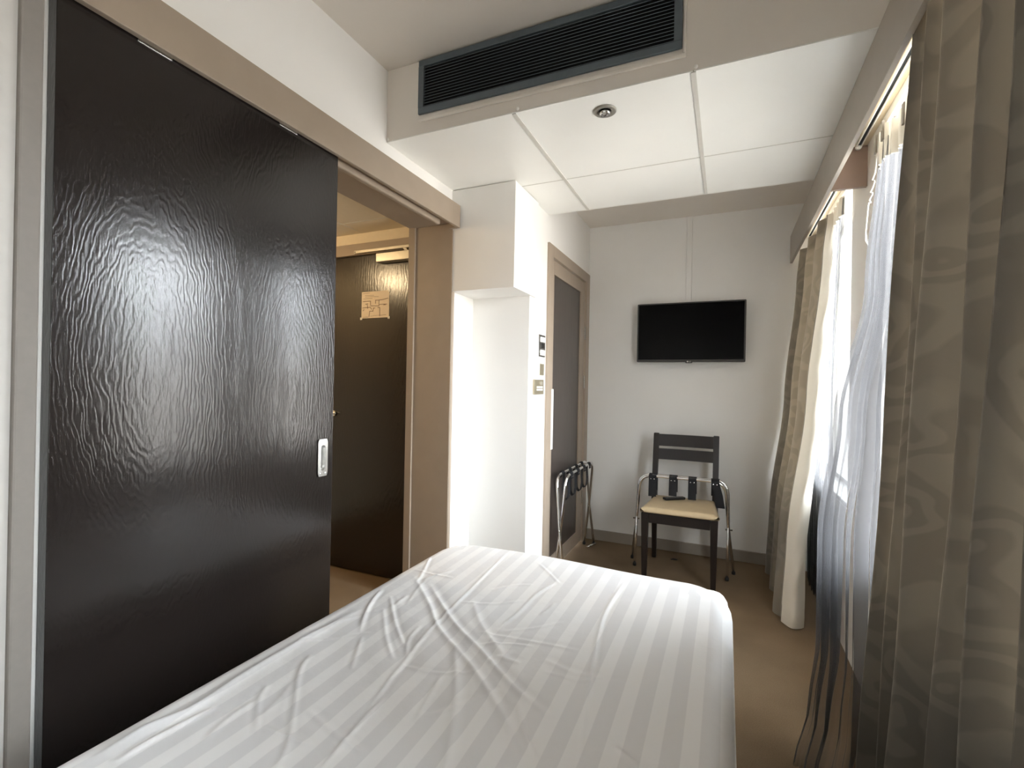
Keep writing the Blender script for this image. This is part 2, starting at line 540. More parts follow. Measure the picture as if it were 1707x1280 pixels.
# lining of the opening
bm = B(-1.640, -1.363, OY1 - .006, OY1 - .0005, 0, OZ - .013)
box(bm, -1.640, -1.600, OY1 - .018, OY1 - .006, 0, OZ - .013)
struct('trim_6', bm, M['taupe'], label='taupe door jamb lining right of the opening')
struct('trim_7', B(-1.640, -1.3735, OY0, OY1 - .0005, OZ - .012, OZ - .0005), M['taupe'], label='taupe head lining above the opening')
struct('trim_8', B(XL + .0005, XL + .012, OY1 - .0, OY1 + .022, 0, 2.036, .001), M['taupe'], label='thin upright edge of the jamb on the white wall')

# ------------------------------------------------------------------ hall beyond the opening
HZ = 2.15; HY = 2.385
bm = B(-3.1, -1.475, HY + .05, HY + .15, 0, HZ + .1)          # end wall, behind the door leaf
box(bm, -3.1, -1.475, HY - .002, HY + .05, 2.083, HZ + .1)
box(bm, -1.70, -1.475, HY - .002, HY + .05, 0, 2.083)
struct('wall_hall_end', bm, M['hallwall'])
struct('wall_hall_left', B(-3.2, -3.1, -.4, HY + .15, 0, HZ + .1), M['hallwall'])
struct('wall_hall_front', B(-3.1, -1.475, -.5, -.4, 0, HZ + .1), M['hallwall'])
struct('wall_hall_side', B(-1.62, -1.475, OY1 + .021, HY - .003, 0, HZ), M['hallwall'])
struct('wall_hall_near', B(-1.62, -1.475, -.4, OY0 - .002, 0, HZ), M['hallwall'])
struct('wall_hall_head', B(-1.62, -1.475, OY0 - .002, OY1 + .021, OZ + .022, HZ), M['hallwall'])
bm = bmesh.new(); box(bm, -3.1, -1.475, -.4, HY, HZ, HZ + .06)
struct('ceiling_hall', bm, M['hallwall'])
bm = B(-3.1, -1.625, 2.20, 2.204, HZ - .0012, HZ); box(bm, -2.12, -2.116, 1.2, HY - .003, HZ - .0012, HZ)
struct('trim_9', bm, M['tilestrip'], label='thin joint lines on the hall ceiling')
ed = thing('door_2', 'black entry door with a notice in the hall beyond the opening', 'door', (-2.17, HY, 0))
ed['kind'] = 'structure'
obj('door_leaf', B(-.43, .412, .008, .048, .008, 2.008, .0015), M['entrywood'], ed)
bm = B(-.50, .47, -.014, .03, 2.012, 2.083, .002)
box(bm, .415, .47, -.014, .045, 0.0, 2.012, .002); box(bm, -.50, -.434, -.014, .045, 0, 2.012, .002)
obj('door_frame', bm, M['taupe'], ed)
clo = obj('door_closer', B(.19, .48, -.040, .007, 1.945, 2.000, .004), M['silver'], ed, label='silver closer box at the door top')
bm = B(.01, .44, -.032, -.0142, 2.016, 2.034, .002)
arm = obj('slide_arm', bm, M['silver'], ed, label='silver slide rail of the closer')
bm = bmesh.new(); hexa(bm, [(.40, -.03, 2.001), (.42, -.03, 2.001), (.42, -.018, 2.001), (.40, -.018, 2.001)], [(.385, -.03, 2.016), (.405, -.03, 2.016), (.405, -.018, 2.016), (.385, -.018, 2.016)])
obj('arm_link', bm, M['silver'], arm)
bm = bmesh.new(); lathe(bm, [(.004, 0), (.004, -.0012), (.002, -.0015)], (.02, -.032, 2.025), 'Y', 12)
obj('screw', bm, M['blackgap'], arm)
bm = bmesh.new(); lathe(bm, [(.018, .008), (.018, 0), (.015, -.003)], (-.165, 0, 1.0), 'Y', 24)
tube(bm, fillet([(-.165, -.003, 1.0), (-.165, -.040, 1.0), (-.275, -.040, 1.0)], .012), .007, 10)
obj('lever_handle', bm, M['steel'], ed)
# notice taped to the entry door
nt = thing('evacuation_notice', 'cream paper notice with a floor plan taped on the black hall door', 'notice', (-2.0155, HY + .0075, 1.694))
bm = bmesh.new()
nw, nh = .108, .0835
for j in range(9):
    pass
me_v = []
obj('paper_sheet', B(-nw, nw, -.0012, 0, -nh, nh), M['paper'], nt)
pl = bmesh.new()
def ln(x0, z0, x1, z1, t=.0022):
    # strokes on the notice in its own unit frame
    X0, Z0, X1, Z1 = (2 * x0 - 1) * nw, (1 - 2 * z0) * nh, (2 * x1 - 1) * nw, (1 - 2 * z1) * nh
    d = Vector((X1 - X0, 0, Z1 - Z0)); nrm = Vector((-d.z, 0, d.x)).normalized() * t / 2
    a, b = Vector((X0, 0, Z0)), Vector((X1, 0, Z1))
    q = [a - nrm, b - nrm, b + nrm, a + nrm]
    hexa(pl, [(p.x, -.0019, p.z) for p in q], [(p.x, -.0011, p.z) for p in q])
S = .0032
for s in [(.04, .36, .33, .36), (.33, .36, .33, .52), (.33, .54, .64, .56), (.51, .33, .51, .47), (.51, .34, .66, .34), (.64, .34, .64, .56),
          (.64, .34, .78, .33), (.78, .33, .96, .29), (.64, .50, .93, .51), (.04, .60, .33, .59), (.33, .60, .38, .68), (.43, .63, .50, .63), (.44, .63, .42, .76),
          (.29, .74, .43, .74), (.30, .74, .28, .95), (.59, .62, .67, .62), (.67, .62, .67, .94), (.80, .53, .88, .53), (.10, .66, .05, .72), (.20, .45, .23, .64), (.14, .47, .24, .45)]:
    ln(*s, t=S)
obj('plan_drawing', pl, M['ink'], nt)
pl = bmesh.new()
for s in [(.05, .06, .30, .055), (.12, .13, .45, .15), (.12, .19, .62, .21), (.06, .26, .40, .26), (.05, .965, .25, .955), (.33, .93, .9, .90)]:
    pl = bmesh.new(); ln(*s, t=.0016)
    obj('printed_line', pl, M['ink'], nt)
for cx, cz in ((-nw, -nh), (nw, -nh), (nw, nh)):
    obj('tape', B(cx - .009, cx + .007, -.0024, -.0015, cz - .009, cz + .006), M['white'], nt)

# ------------------------------------------------------------------ bathroom door
bd = thing('door_3', 'taupe framed bathroom door with dark inset panel beside the back wall', 'door', (XB, 3.24, 0))
bd['kind'] = 'structure'
bm = B(-.055, .014, -.475, -.392, 0, 2.085, .002); box(bm, -.055, .014, .392, .478, 0, 2.085, .002); box(bm, -.055, .014, -.392, .392, 2.012, 2.085, .002)
obj('door_frame', bm, M['taupe'], bd)
bm = B(-.040, -.002, -.388, -.330, .008, 2.008, .002); box(bm, -.040, -.002, .285, .388, .008, 2.008, .002)
box(bm, -.040, -.002, -.330, .285, 1.918, 2.008); box(bm, -.040, -.002, -.330, .285, .008, .10)
lf = obj('door_leaf', bm, M['taupe'], bd)
obj('panel', B(-.034, -.012, -.330, .285, .10, 1.918), M['panel'], bd, label='dark grey brown inset panel')
obj('pull_plate', B(-.0018, .002, -.366, -.318, .80, 1.185, .001), M['whitep'], bd, label='pale upright pull plate')
for z in (1.62, 1.24, .35):
    b = bmesh.new(); tube(b, [(.004, .390, z - .05), (.004, .390, z + .05)], .006, 10)
    obj('hinge', b, M['steel'], bd)

# ------------------------------------------------------------------ wall plates beside the bathroom door
def plate(name, label, cat, y0, y1, z0, z1, mat, inner, d=.009):
    t = thing(name, label, cat, (XB, (y0 + y1) / 2, (z0 + z1) / 2))
    w, h = (y1 - y0) / 2, (z1 - z0) / 2
    obj('plate', B(-.0006, d, -w, w, -h, h, .002), mat, t)
    for nm, a, b, c, e, mm in inner:
        obj(nm, B(d - .001, d + .003, a * w, b * w, c * h, e * h, .0008), mm, t)
    return t
plate('light_switch', 'tall grey double switch plate, topmost beside the bathroom door', 'switch', 2.625, 2.735, 1.376, 1.508, M['steel'],
      [('rocker', -.55, .75, .35, .8, M['white']), ('rocker', -.1, .6, -.2, .25, M['plastic']), ('rocker', -.55, .75, -.85, -.35, M['white'])])
plate('card_slot', 'small bronze card plate in a white frame between two wall plates', 'switch', 2.625, 2.712, 1.264, 1.346, M['white'],
      [('insert', -.6, .95, -.9, .75, M['brass'])])
plate('thermostat', 'bronze control panel lowest of the wall plates beside the bathroom door', 'thermostat', 2.560, 2.712, 1.155, 1.242, M['brass'],
      [('display', .1, .65, .3, .75, M['silver'])] + [('button', -.55 + .33 * i, -.33 + .33 * i, -.15 - .35 * j, .1 - .35 * j, M['white']) for i in range(4) for j in range(2)], d=.012)

# ------------------------------------------------------------------ air vent and lamp in the soffit
va = thing('air_vent', 'long dark grey louvred air vent in the soffit', 'vent', (-.678, YS, 2.449))
hw, hh, fw = .525, .112, .026
bm = B(-hw, hw, -.012, -.0004, hh - fw, hh, .002); box(bm, -hw, hw, -.012, -.0004, -hh, -hh + fw, .002)
box(bm, -hw, -hw + fw, -.012, -.0004, -hh + fw, hh - fw); box(bm, hw - fw, hw, -.012, -.0004, -hh + fw, hh - fw)
obj('vent_frame', bm, M['vent'], va)
obj('backing', B(-hw + fw, hw - fw, -.0016, -.0004, -hh + fw, hh - fw), M['blackgap'], va)
ns = 14
for k in range(ns):
    zc = -hh + fw + (k + .5) * (2 * (hh - fw)) / ns
    bm = bmesh.new()
    prof = [(-.011, zc - .0030), (-.0098, zc - .0042), (-.0018, zc + .0022), (-.0018, zc + .0036)]
    a = [bm.verts.new((-hw + fw, y, z)) for y, z in prof]; b = [bm.verts.new((hw - fw, y, z)) for y, z in prof]
    for i in range(4):
        bm.faces.new((a[i], a[(i + 1) % 4], b[(i + 1) % 4], b[i]))
    bm.faces.new(a[::-1]); bm.faces.new(b)
    obj('louvre', bm, M['vent'], va)
# raised hatch edge under and right of the vent
bm = B(-1.205, -.140, YS - .009, YS - .0004, 2.306, 2.320, .003); box(bm, -.150, -.140, YS - .009, YS - .0004, 2.320, ZC - .002, .003)
struct('trim_10', bm, M['wallgrey'], label='raised painted edge under the air vent')
for i, x in enumerate((-1.366, -.749, -.109)):
    b = bmesh.new(); lathe(b, [(.0065, .001), (.0065, -.003), (.003, -.006)], (0, 0, 0), 'Y', 14)
    o = obj('screw_cap', b, M['whitep'], None, True); o.location = (x, YS - .0003, 2.268)
    tag(o, ('white screw cap in the left lower corner of the soffit', 'white screw cap on the soffit above the left ceiling joint', 'white screw cap on the soffit above the right ceiling joint')[i], 'screw cap', 'screw caps on the soffit edge')
dl = thing('downlight', 'round brushed metal downlight in the white ceiling panel', 'light', (-.438, 1.798, ZT))
b = bmesh.new(); lathe(b, [(.043, -.0005), (.043, -.004), (.038, -.007), (.024, -.004), (.022, -.0005)], (0, 0, 0), 'Z', 40)
obj('trim_ring', b, M['ring'], dl, True)
b = bmesh.new(); lathe(b, [(.0195, -.0045), (.0205, -.012), (.017, -.0165), (.012, -.014)], (0, 0, 0), 'Z', 32)
obj('lens', b, M['chrome'], dl, True)

# ------------------------------------------------------------------ television with cable cover
tv = thing('television', 'black flat television mounted on the back wall', 'television', (-.249, YB, 1.61))
TW, TH = .366, .2155
bm = B(-TW, TW, -.088, -.052, -TH, TH, .006)
obj('casing', bm, M['bezel'], tv)
obj('screen', B(-TW + .011, TW - .011, -.0892, -.0875, -TH + .018, TH - .010, .0005), M['screen'], tv)
obj('back_cover', B(-TW * .7, TW * .7, -.053, -.030, -TH * .8, TH * .5, .008), M['plastic'], tv)
obj('wall_bracket', B(-.10, .10, -.031, .0006, -.10, .08, .003), M['plastic'], tv)
bm = bmesh.new()
hexa(bm, [(-.03, -.0895, -TH + .004), (.03, -.0895, -TH + .004), (.02, -.0895, -TH - .007), (-.02, -.0895, -TH - .007)],
     [(-.03, -.07, -TH + .004), (.03, -.07, -TH + .004), (.02, -.07, -TH - .007), (-.02, -.07, -TH - .007)])
obj('badge_tab', bm, M['bezel'], tv)
def text_mesh(name, body, size, mat, parent, loc, rot):
    cu = bpy.data.curves.new(name, 'FONT'); cu.body = body; cu.size = size; cu.extrude = .0003; cu.align_x = 'LEFT'
    t = bpy.data.objects.new(name, cu); COL.objects.link(t)
    bpy.context.view_layer.update()
    me2 = bpy.data.meshes.new_from_object(t.evaluated_get(bpy.context.evaluated_depsgraph_get()))
    bpy.data.objects.remove(t)
    o = bpy.data.objects.new(name, me2); me2.materials.clear(); me2.materials.append(mat)
    lk(o, parent); o.location = loc; o.rotation_euler = rot
    return o
b = bmesh.new(); lathe(b, [(.0052, 0), (.0052, -.0006)], (-.008, -.0896, -TH + .0035), 'Y', 20)
obj('logo_disc', b, M['white'], tv)
text_mesh('logo_letters', 'LG', .012, M['white'], tv, (.0, -.0898, -TH - .0008), (PI / 2, 0, 0))
cc = obj('cable_cover', B(-.0195, .0195, -.016, -.0004, 0, ZR - 1.8265 - .002, .003), M['wall'])
cc.location = (-.2635, YB, 1.8265)
tag(cc, 'white vertical cable trunking on the back wall above the television', 'cable cover')

# ------------------------------------------------------------------ chair
ch = thing('dining_chair', 'dark wood chair with cream padded seat against the back wall', 'chair', (-.252, 3.08, 0))
def taper(x0, x1, y0, y1, xb0, xb1, yb0, yb1, z0, z1):
    b = bmesh.new()
    hexa(b, [(xb0, yb0, z0), (xb1, yb0, z0), (xb1, yb1, z0), (xb0, yb1, z0)], [(x0, y0, z1), (x1, y0, z1), (x1, y1, z1), (x0, y1, z1)])
    bmesh.ops.bevel(b, geom=b.edges[:], offset=.003, segments=2, affect='EDGES')
    return b
for s in (-1, 1):
    x1 = s * .222; x0 = s * .178
    o = taper(min(x0, x1), max(x0, x1), 0, .045, min(s * .186, s * .214), max(s * .186, s * .214), .008, .036, 0, .425)
    obj('leg', o, M['chairwood'], ch)
    # rear leg runs up into the back post, raked backwards
    b = bmesh.new()
    cs = [(.0, .455, .49), (.43, .402, .445), (.60, .415, .452), (.885, .468, .495)]
    ring = []
    for z, ya, yb_ in cs:
        w0, w1 = (.178, .215) if z > .1 else (.184, .212)
        ring.append([b.verts.new(p) for p in ((s * w0, ya, z), (s * w1, ya, z), (s * w1, yb_, z), (s * w0, yb_, z))])
    for a, c in zip(ring, ring[1:]):
        for i in range(4): b.faces.new((a[i], a[(i + 1) % 4], c[(i + 1) % 4], c[i]))
    b.faces.new(ring[0][::-1]); b.faces.new(ring[-1])
    bmesh.ops.bevel(b, geom=b.edges[:], offset=.003, segments=2, affect='EDGES')
    obj('leg', b, M['chairwood'], ch)
b = B(-.178, .178, .006, .030, .365, .425, .003); obj('seat_rail', b, M['chairwood'], ch)
b = B(-.178, .178, .410, .434, .365, .425, .003); obj('seat_rail', b, M['chairwood'], ch)
for s in (-1, 1):
    b = B(min(s * .19, s * .214), max(s * .19, s * .214), .045, .402, .365, .425, .003); obj('seat_rail', b, M['chairwood'], ch)
def slat(z0, z1, ya, yb_):
    b = bmesh.new(); n = 10; secs = []
    for i in range(n + 1):
        x = -.178 + .356 * i / n
        bow = .012 * (1 - (x / .178) ** 2)
        secs.append([b.verts.new(p) for p in ((x, ya + bow, z0), (x, ya + bow + .02, z0), (x, yb_ + bow + .02, z1), (x, yb_ + bow, z1))])
    for a, c in zip(secs, secs[1:]):
        for i in range(4): b.faces.new((a[i], a[(i + 1) % 4], c[(i + 1) % 4], c[i]))
    b.faces.new(secs[0][::-1]); b.faces.new(secs[-1])
    return b
obj('back_slat', slat(.797, .878, .452, .467), M['chairwood'], ch)
obj('back_slat', slat(.705, .778, .436, .449), M['chairwood'], ch)
# padded seat
b = bmesh.new()
n = 26; x0, x1, y0, y1 = -.232, .232, -.022, .405
V = {}
def sq(u, v):
    # rounded trapezoid outline
    cu, cv = 2 * u - 1, 2 * v - 1
    r = .12
    ex, ey = abs(cu) - (1 - r), abs(cv) - (1 - r)
    if ex > 0 and ey > 0:
        d = math.hypot(ex, ey); mx = max(ex, ey)
        if d > 1e-9:
            cu = math.copysign(1 - r + ex * mx / d, cu); cv = math.copysign(1 - r + ey * mx / d, cv)
    return cu, cv
for side in (0, 1):
    for i in range(n + 1):
        for j in range(n + 1):
            cu, cv = sq(i / n, j / n)
            wx = .232 - .036 * (cv + 1) / 2
            m_ = max(abs(cu), abs(cv))
            e = (1 - max(0, (m_ - .86) / .14) ** 2.4)
            z = (.440 + .022 * (max(0.0, e) ** .5) + .006 * (1 - cu * cu) * (1 - cv * cv)) if side else .438 - .010 * e
            V[side, i, j] = b.verts.new((cu * wx, (y0 + y1) / 2 + cv * (y1 - y0) / 2, z))
for side in (0, 1):
    for i in range(n):
        for j in range(n):
            b.faces.new((V[side, i, j], V[side, i + 1, j], V[side, i + 1, j + 1], V[side, i, j + 1]))
bmesh.ops.remove_doubles(b, verts=b.verts[:], dist=.0022)
obj('seat', b, M['cream'], ch, True, label='cream vinyl seat pad')

# remote control on the seat
rm = thing('remote_control', 'small black remote control lying on the cream chair seat', 'remote', (-.303, 3.345, .4695), math.radians(38))
b = B(-.075, .075, -.020, .020, 0, .016, .006, 3); obj('body', b, M['plastic'], rm)
for i in range(5):
    for j in range(3):
        obj('button', B(-.052 + i * .017, -.042 + i * .017, -.013 + j * .010, -.006 + j * .010, .0155, .0175, .0006), M['key'], rm)
b = bmesh.new(); lathe(b, [(.010, .0155), (.010, .0172), (.006, .0178)], (.050, 0, 0), 'Z', 20); obj('dial_pad', b, M['key'], rm)

# ------------------------------------------------------------------ luggage racks
def rack(label, loc, rz, L, Htop, dtop, dfoot, straps, strap_fn, toes):
    t = thing('luggage_rack', label, 'luggage rack', loc, rz, 'folding chrome luggage racks')
    r = .0095
    for s in (-1, 1):
        b = bmesh.new()
        # a U: foot, pivot, bend, top bar, bend, pivot, foot
        h = L / 2
        pts = [(-h - .012, -s * dfoot, .012), (-h, 0, .30), (-h + .006, s * dtop, Htop), (h - .006, s * dtop, Htop), (h, 0, .30), (h + .012, -s * dfoot, .012)]
        # keep the two frames side by side where they cross
        off = s * .010
        pts = [(x + (off if x > 0 else -off) * (1 if 0 < i < 5 else 1), y, z) for i, (x, y, z) in enumerate(pts)]
        tube(b, fillet(pts, [0, .05, .085, .085, .05, 0], 10), r, 14)
        f = obj('frame', b, M['chrome'], t, True)
        for e in (0, -1):
            p = pts[e]
            b = bmesh.new(); lathe(b, [(.0115, 0), (.0115, .016), (.0100, .020)], (p[0], p[1], 0.0005), 'Z', 14)
            obj('foot_cap', b, M['rubber'], f, True)
    for s in (-1, 1):
        b = bmesh.new(); tube(b, [(s * (L / 2 - .024), 0, .30), (s * (L / 2 + .024), 0, .30)], .005, 10)
        obj('pivot_bolt', b, M['steel'], t, True)
    for k, x in enumerate(straps):
        pts = strap_fn(k, x)
        b = bmesh.new(); ribbon(b, pts[0], pts[1], .003)
        so = obj('strap', b, M['strap'], t)
        for sx in (-.011, .011):
            b = bmesh.new(); lathe(b, [(.003, 0), (.003, -.0015), (.0015, -.002)], (x + sx, -dtop - .0125, Htop - .016), 'Y', 10)
            obj('rivet', b, M['chrome'], so)
    return t
R = .0115
def loop_strap(dtop, Htop, drop):
    def fn(k, x):
        # wraps the front bar, hangs in a loop and goes up over the rear bar
        pts = []
        for a in range(0, 181, 30):
            pts.append((x, -dtop - R * math.cos(math.radians(a)), Htop + R * math.sin(math.radians(a))))
        pts = [(x, -dtop - R, Htop - .03)] + pts
        w = dtop * .55
        zb = Htop - drop
        pts += [(x, -dtop + R, Htop - .05), (x, -dtop * .72 , Htop - drop * .6), (x, -w, zb + .02), (x, -w * .5, zb + .004), (x, 0, zb), (x, w * .5, zb + .004), (x, w, zb + .02),
                (x, dtop * .72, Htop - drop * .6), (x, dtop - R, Htop - .05)]
        for a in range(0, 181, 30):
            pts.append((x, dtop - R * math.cos(math.radians(a)), Htop + R * math.sin(math.radians(a))))
        pts.append((x, dtop + R, Htop - .03))
        return pts, (.042, 0, 0)
    return fn
# rack standing across the chair, bars over the seat
def drape_strap(k, x):
    H_, d = .606, .022
    pts = []
    tilt = (0, .0, .0, .035)[k]
    for a in range(-30, 211, 30):
        pts.append((x, d - (d + R) * math.cos(math.radians(a)), H_ + R * math.sin(math.radians(a)) + (.002 if 60 < a < 120 else 0)))
    zb = (.470, .486, .474, .440)[k]
    front = [(x + tilt * 1.0, -R - .006, zb), (x + tilt * .6, -R - .004, (zb + H_) / 2), (x + tilt * .1, -R - .001, H_ - .02)]
    return front + [(x, -R, H_)] + [p for p in pts if p[2] > H_] + [(x, 2 * d + R, H_), (x, 2 * d + R + .002, .50)], (.050, 0, 0)
t1 = thing('luggage_rack', 'folded chrome luggage rack straddling the cream seated chair', 'luggage rack', (-.262, 3.385, 0), 0, 'folding chrome luggage racks')
def rack_at_chair(t):
    r = .0095; H_ = .606
    for s, yy in ((-1, 0.0), (1, .044)):
        b = bmesh.new()
        h = .268 + (.014 if s > 0 else 0)
        # splayed feet: front frame feet run towards the bed
        wf = .325 if s < 0 else .286; fy = .072 if s < 0 else -.062; pm = (h + wf) / 2; oo = .006 * s
        pts = [(-wf, fy, .012), (-pm - oo, .016, .30), (-h, yy, H_), (h, yy, H_), (pm + oo, .016, .30), (wf, fy, .012)]
        tube(b, fillet(pts, [0, .05, .085, .085, .05, 0], 10), r, 14)
        f = obj('frame', b, M['chrome'], t, True)
        for e in (0, -1):
            p = pts[e]
            b = bmesh.new(); lathe(b, [(.0115, 0), (.0115, .016), (.0100, .020)], (p[0], p[1], .0005), 'Z', 14)
            obj('foot_cap', b, M['rubber'], f, True)
    for s in (-1, 1):
        b = bmesh.new(); tube(b, [(s * .272, .016, .30), (s * .314, .016, .30)], .005, 10); obj('pivot_bolt', b, M['steel'], t, True)
    for k, x in enumerate((-.185, -.053, .068, .207)):
        pts, w = drape_strap(k, x)
        b = bmesh.new(); ribbon(b, pts, w, .003)
        so = obj('strap', b, M['strap'], t)
        for sx in (-.011, .011):
            b = bmesh.new(); lathe(b, [(.0032, 0), (.0032, -.0016), (.0015, -.0022)], (x + sx, -R - .003, H_ - .018), 'Y', 10)
            obj('rivet', b, M['chrome'], so)
rack_at_chair(t1)
# rack along the bathroom door; bars run along the wall
t2 = rack('folded chrome luggage rack standing before the bathroom door', (-.938, 3.235, 0), PI / 2, .70, .640, .028, .035,
          (-.24, -.09, .06, .20), loop_strap(.028, .640, .17), True)
b = bmesh.new(); tube(b, [(.355, -.052, .018), (.262, -.012, .012)], .008, 12)
obj('toe_bar', b, M['chrome'], t2, True)

# scrap on the carpet
b = bmesh.new(); bmesh.ops.create_icosphere(b, subdivisions=2, radius=1)
for v in b.verts:
    v.co = Vector((v.co.x * .022, v.co.y * .014, max(-.0, v.co.z) * .008)) * (1 + .25 * math.sin(v.co.x * 9 + v.co.y * 7))
o = obj('carpet_scrap', b, M['rubber'], None, True); o.location = (-.315, 3.56, .0005)
tag(o, 'small black scrap on the carpet under the chair', 'scrap')

# ------------------------------------------------------------------ bed
BX0, BX1, BY0, BY1, BZ = -1.060, .030, -.28, 1.785, .55
bed = thing('bed', 'single bed under the white striped sheet', 'bed', ((BX0 + BX1) / 2, (BY0 + BY1) / 2, 0))
bw, bl = (BX1 - BX0) / 2 - .012, (BY1 - BY0) / 2 - .012
obj('mattress', B(-bw, bw, -bl, bl, .28, BZ - .012, .045, 4), M['whitep'], bed)
obj('bed_base', B(-bw + .005, bw - .005, -bl + .005, bl - .005, .10, .28, .01), M['taupe_dk'], bed)
for sx in (-1, 1):
    for sy in (-1, 1):
        b = bmesh.new(); lathe(b, [(.022, 0.0), (.028, .10)], (sx * (bw - .1), sy * (bl - .1), 0), 'Z', 16); obj('leg', b, M['chairwood'], bed)

RIDGES = [  # (points on the bed, height, width)
 ([(-.766,1.712),(-.735,1.312),(-.713,1.087),(-.679,.896),(-.650,.749)], 0.0038, 0.0048),
 ([(-.301,1.671),(-.309,1.488),(-.307,1.343),(-.282,1.152),(-.254,.977),(-.221,.810)], 0.0043, 0.0049),
 ([(-.973,1.377),(-.796,1.212),(-.697,1.108),(-.531,.988),(-.391,.866),(-.320,.783)], 0.0062, 0.0086),
 ([(-.880,1.337),(-.684,1.158),(-.544,1.058),(-.412,.960),(-.301,.901)], 0.0062, 0.0080),
 ([(-1.030,1.576),(-.956,1.408),(-.926,1.324)], 0.0038, 0.0049),
 ([(-.909,1.139),(-.802,1.017),(-.719,.939)], 0.0043, 0.0049),
 ([(-.940,1.210),(-.827,1.087),(-.725,.993)], 0.0052, 0.0049),
 ([(-.749,1.097),(-.735,1.024),(-.695,.961)], 0.0043, 0.0048),
 ([(-.506,1.535),(-.534,1.413),(-.538,1.275),(-.551,1.180)], 0.0038, 0.0055),
 ([(-.617,1.652),(-.547,1.580),(-.493,1.521)], 0.0038, 0.0048),
 ([(-.385,.922),(-.348,.858),(-.294,.795)], 0.0047, 0.0049),
 ([(-.591,1.134),(-.467,1.143),(-.317,1.152)], 0.0027, 0.0061),
 ([(-.895,1.025),(-.959,1.147),(-.999,1.238)], 0.0043, 0.0055),
 ([(-.174,.882),(-.128,.857)], 0.0029, 0.0049),
 ([(-.984,.462),(-.984,.545),(-.964,.624),(-.973,.744),(-.971,.927),(-.961,1.099)], 0.0095, 0.0134),
 ([(-.943,.481),(-.943,.546),(-.930,.648)], 0.0057, 0.0073),
 ([(-.797,.635),(-.872,.699),(-.900,.743)], 0.0043, 0.0049),
 ([(-.688,.588),(-.740,.662),(-.872,.802),(-.906,.866)], 0.0047, 0.0049),
 ([(-.780,.866),(-.852,.985)], 0.0038, 0.0048),
 ([(-.992,1.237),(-.957,1.133),(-.873,1.000)], 0.0047, 0.0049),
 ([(-.625,.622),(-.643,.742),(-.650,.822)], 0.0043, 0.0049),
 ([(-.62,1.06),(-.52,.90),(-.45,.76),(-.41,.66)], 0.0057, 0.0098),
 ([(-.70,1.30),(-.60,1.17),(-.47,1.05)], 0.0038, 0.0098),
]
for _ in range(34):   # small stray creases, mostly on the left half and towards the head
    cx_, cy_ = rng.uniform(-1.0, -.15), rng.uniform(.35, 1.45)
    if cx_ > -.45 and rng.uniform() < .5: continue
    a_ = rng.uniform(-.6, 2.0); l_ = rng.uniform(.03, .11); c_ = rng.uniform(-.02, .02)
    dx_, dy_ = math.cos(a_) * l_, math.sin(a_) * l_
    RIDGES.append(([(cx_ - dx_, cy_ - dy_), (cx_ - dy_ * c_ * 10, cy_ + dx_ * c_ * 10), (cx_ + dx_, cy_ + dy_)], rng.uniform(.0016, .0036), rng.uniform(.0048, .008)))
def smooth_poly(p, n=10):
    p = [np.array(q, float) for q in p]
    if len(p) == 2: return np.linspace(p[0], p[1], n)
    out = []
    ext = [2 * p[0] - p[1]] + p + [2 * p[-1] - p[-2]]
    for i in range(1, len(ext) - 2):
        a, b_, c, d = ext[i - 1:i + 3]
        for k in range(n):
            t = k / n
            out.append(.5 * ((2 * b_) + (-a + c) * t + (2 * a - 5 * b_ + 4 * c - d) * t * t + (-a + 3 * b_ - 3 * c + d) * t ** 3))
    out.append(p[-1])
    return np.array(out)
def ridge_height(X, Y):
    Z = np.zeros_like(X)
    for pts, h, w in RIDGES:
        P = smooth_poly(pts)
        lo, hi = P.min(0) - 5 * w, P.max(0) + 5 * w
        msk = (X > lo[0]) & (X < hi[0]) & (Y > lo[1]) & (Y < hi[1])
        xs_, ys_ = X[msk], Y[msk]
        best = np.full(xs_.shape, 1e9); sd = np.zeros_like(best); tt = np.zeros_like(best)
        m_ = len(P) - 1
        for i in range(m_):
            a, b_ = P[i], P[i + 1]; ab = b_ - a; L2 = ab @ ab + 1e-12
            t = np.clip(((xs_ - a[0]) * ab[0] + (ys_ - a[1]) * ab[1]) / L2, 0, 1)
            dx, dy = xs_ - a[0] - t * ab[0], ys_ - a[1] - t * ab[1]
            d = np.hypot(dx, dy); sgn = np.sign(ab[0] * dy - ab[1] * dx)
            u = d < best
            best[u] = d[u]; sd[u] = (sgn * d)[u]; tt[u] = ((i + t) / m_)[u]
        env = np.clip(np.minimum(tt, 1 - tt) / .18, 0, 1) ** .7
        g = .45 * np.exp(-(best / w) ** 2) + .6 * np.exp(-best / (.62 * w)) - .35 * np.exp(-((sd - 1.9 * w) / (1.4 * w)) ** 2)
        Z[msk] += .80 * h * env * g
    return Z
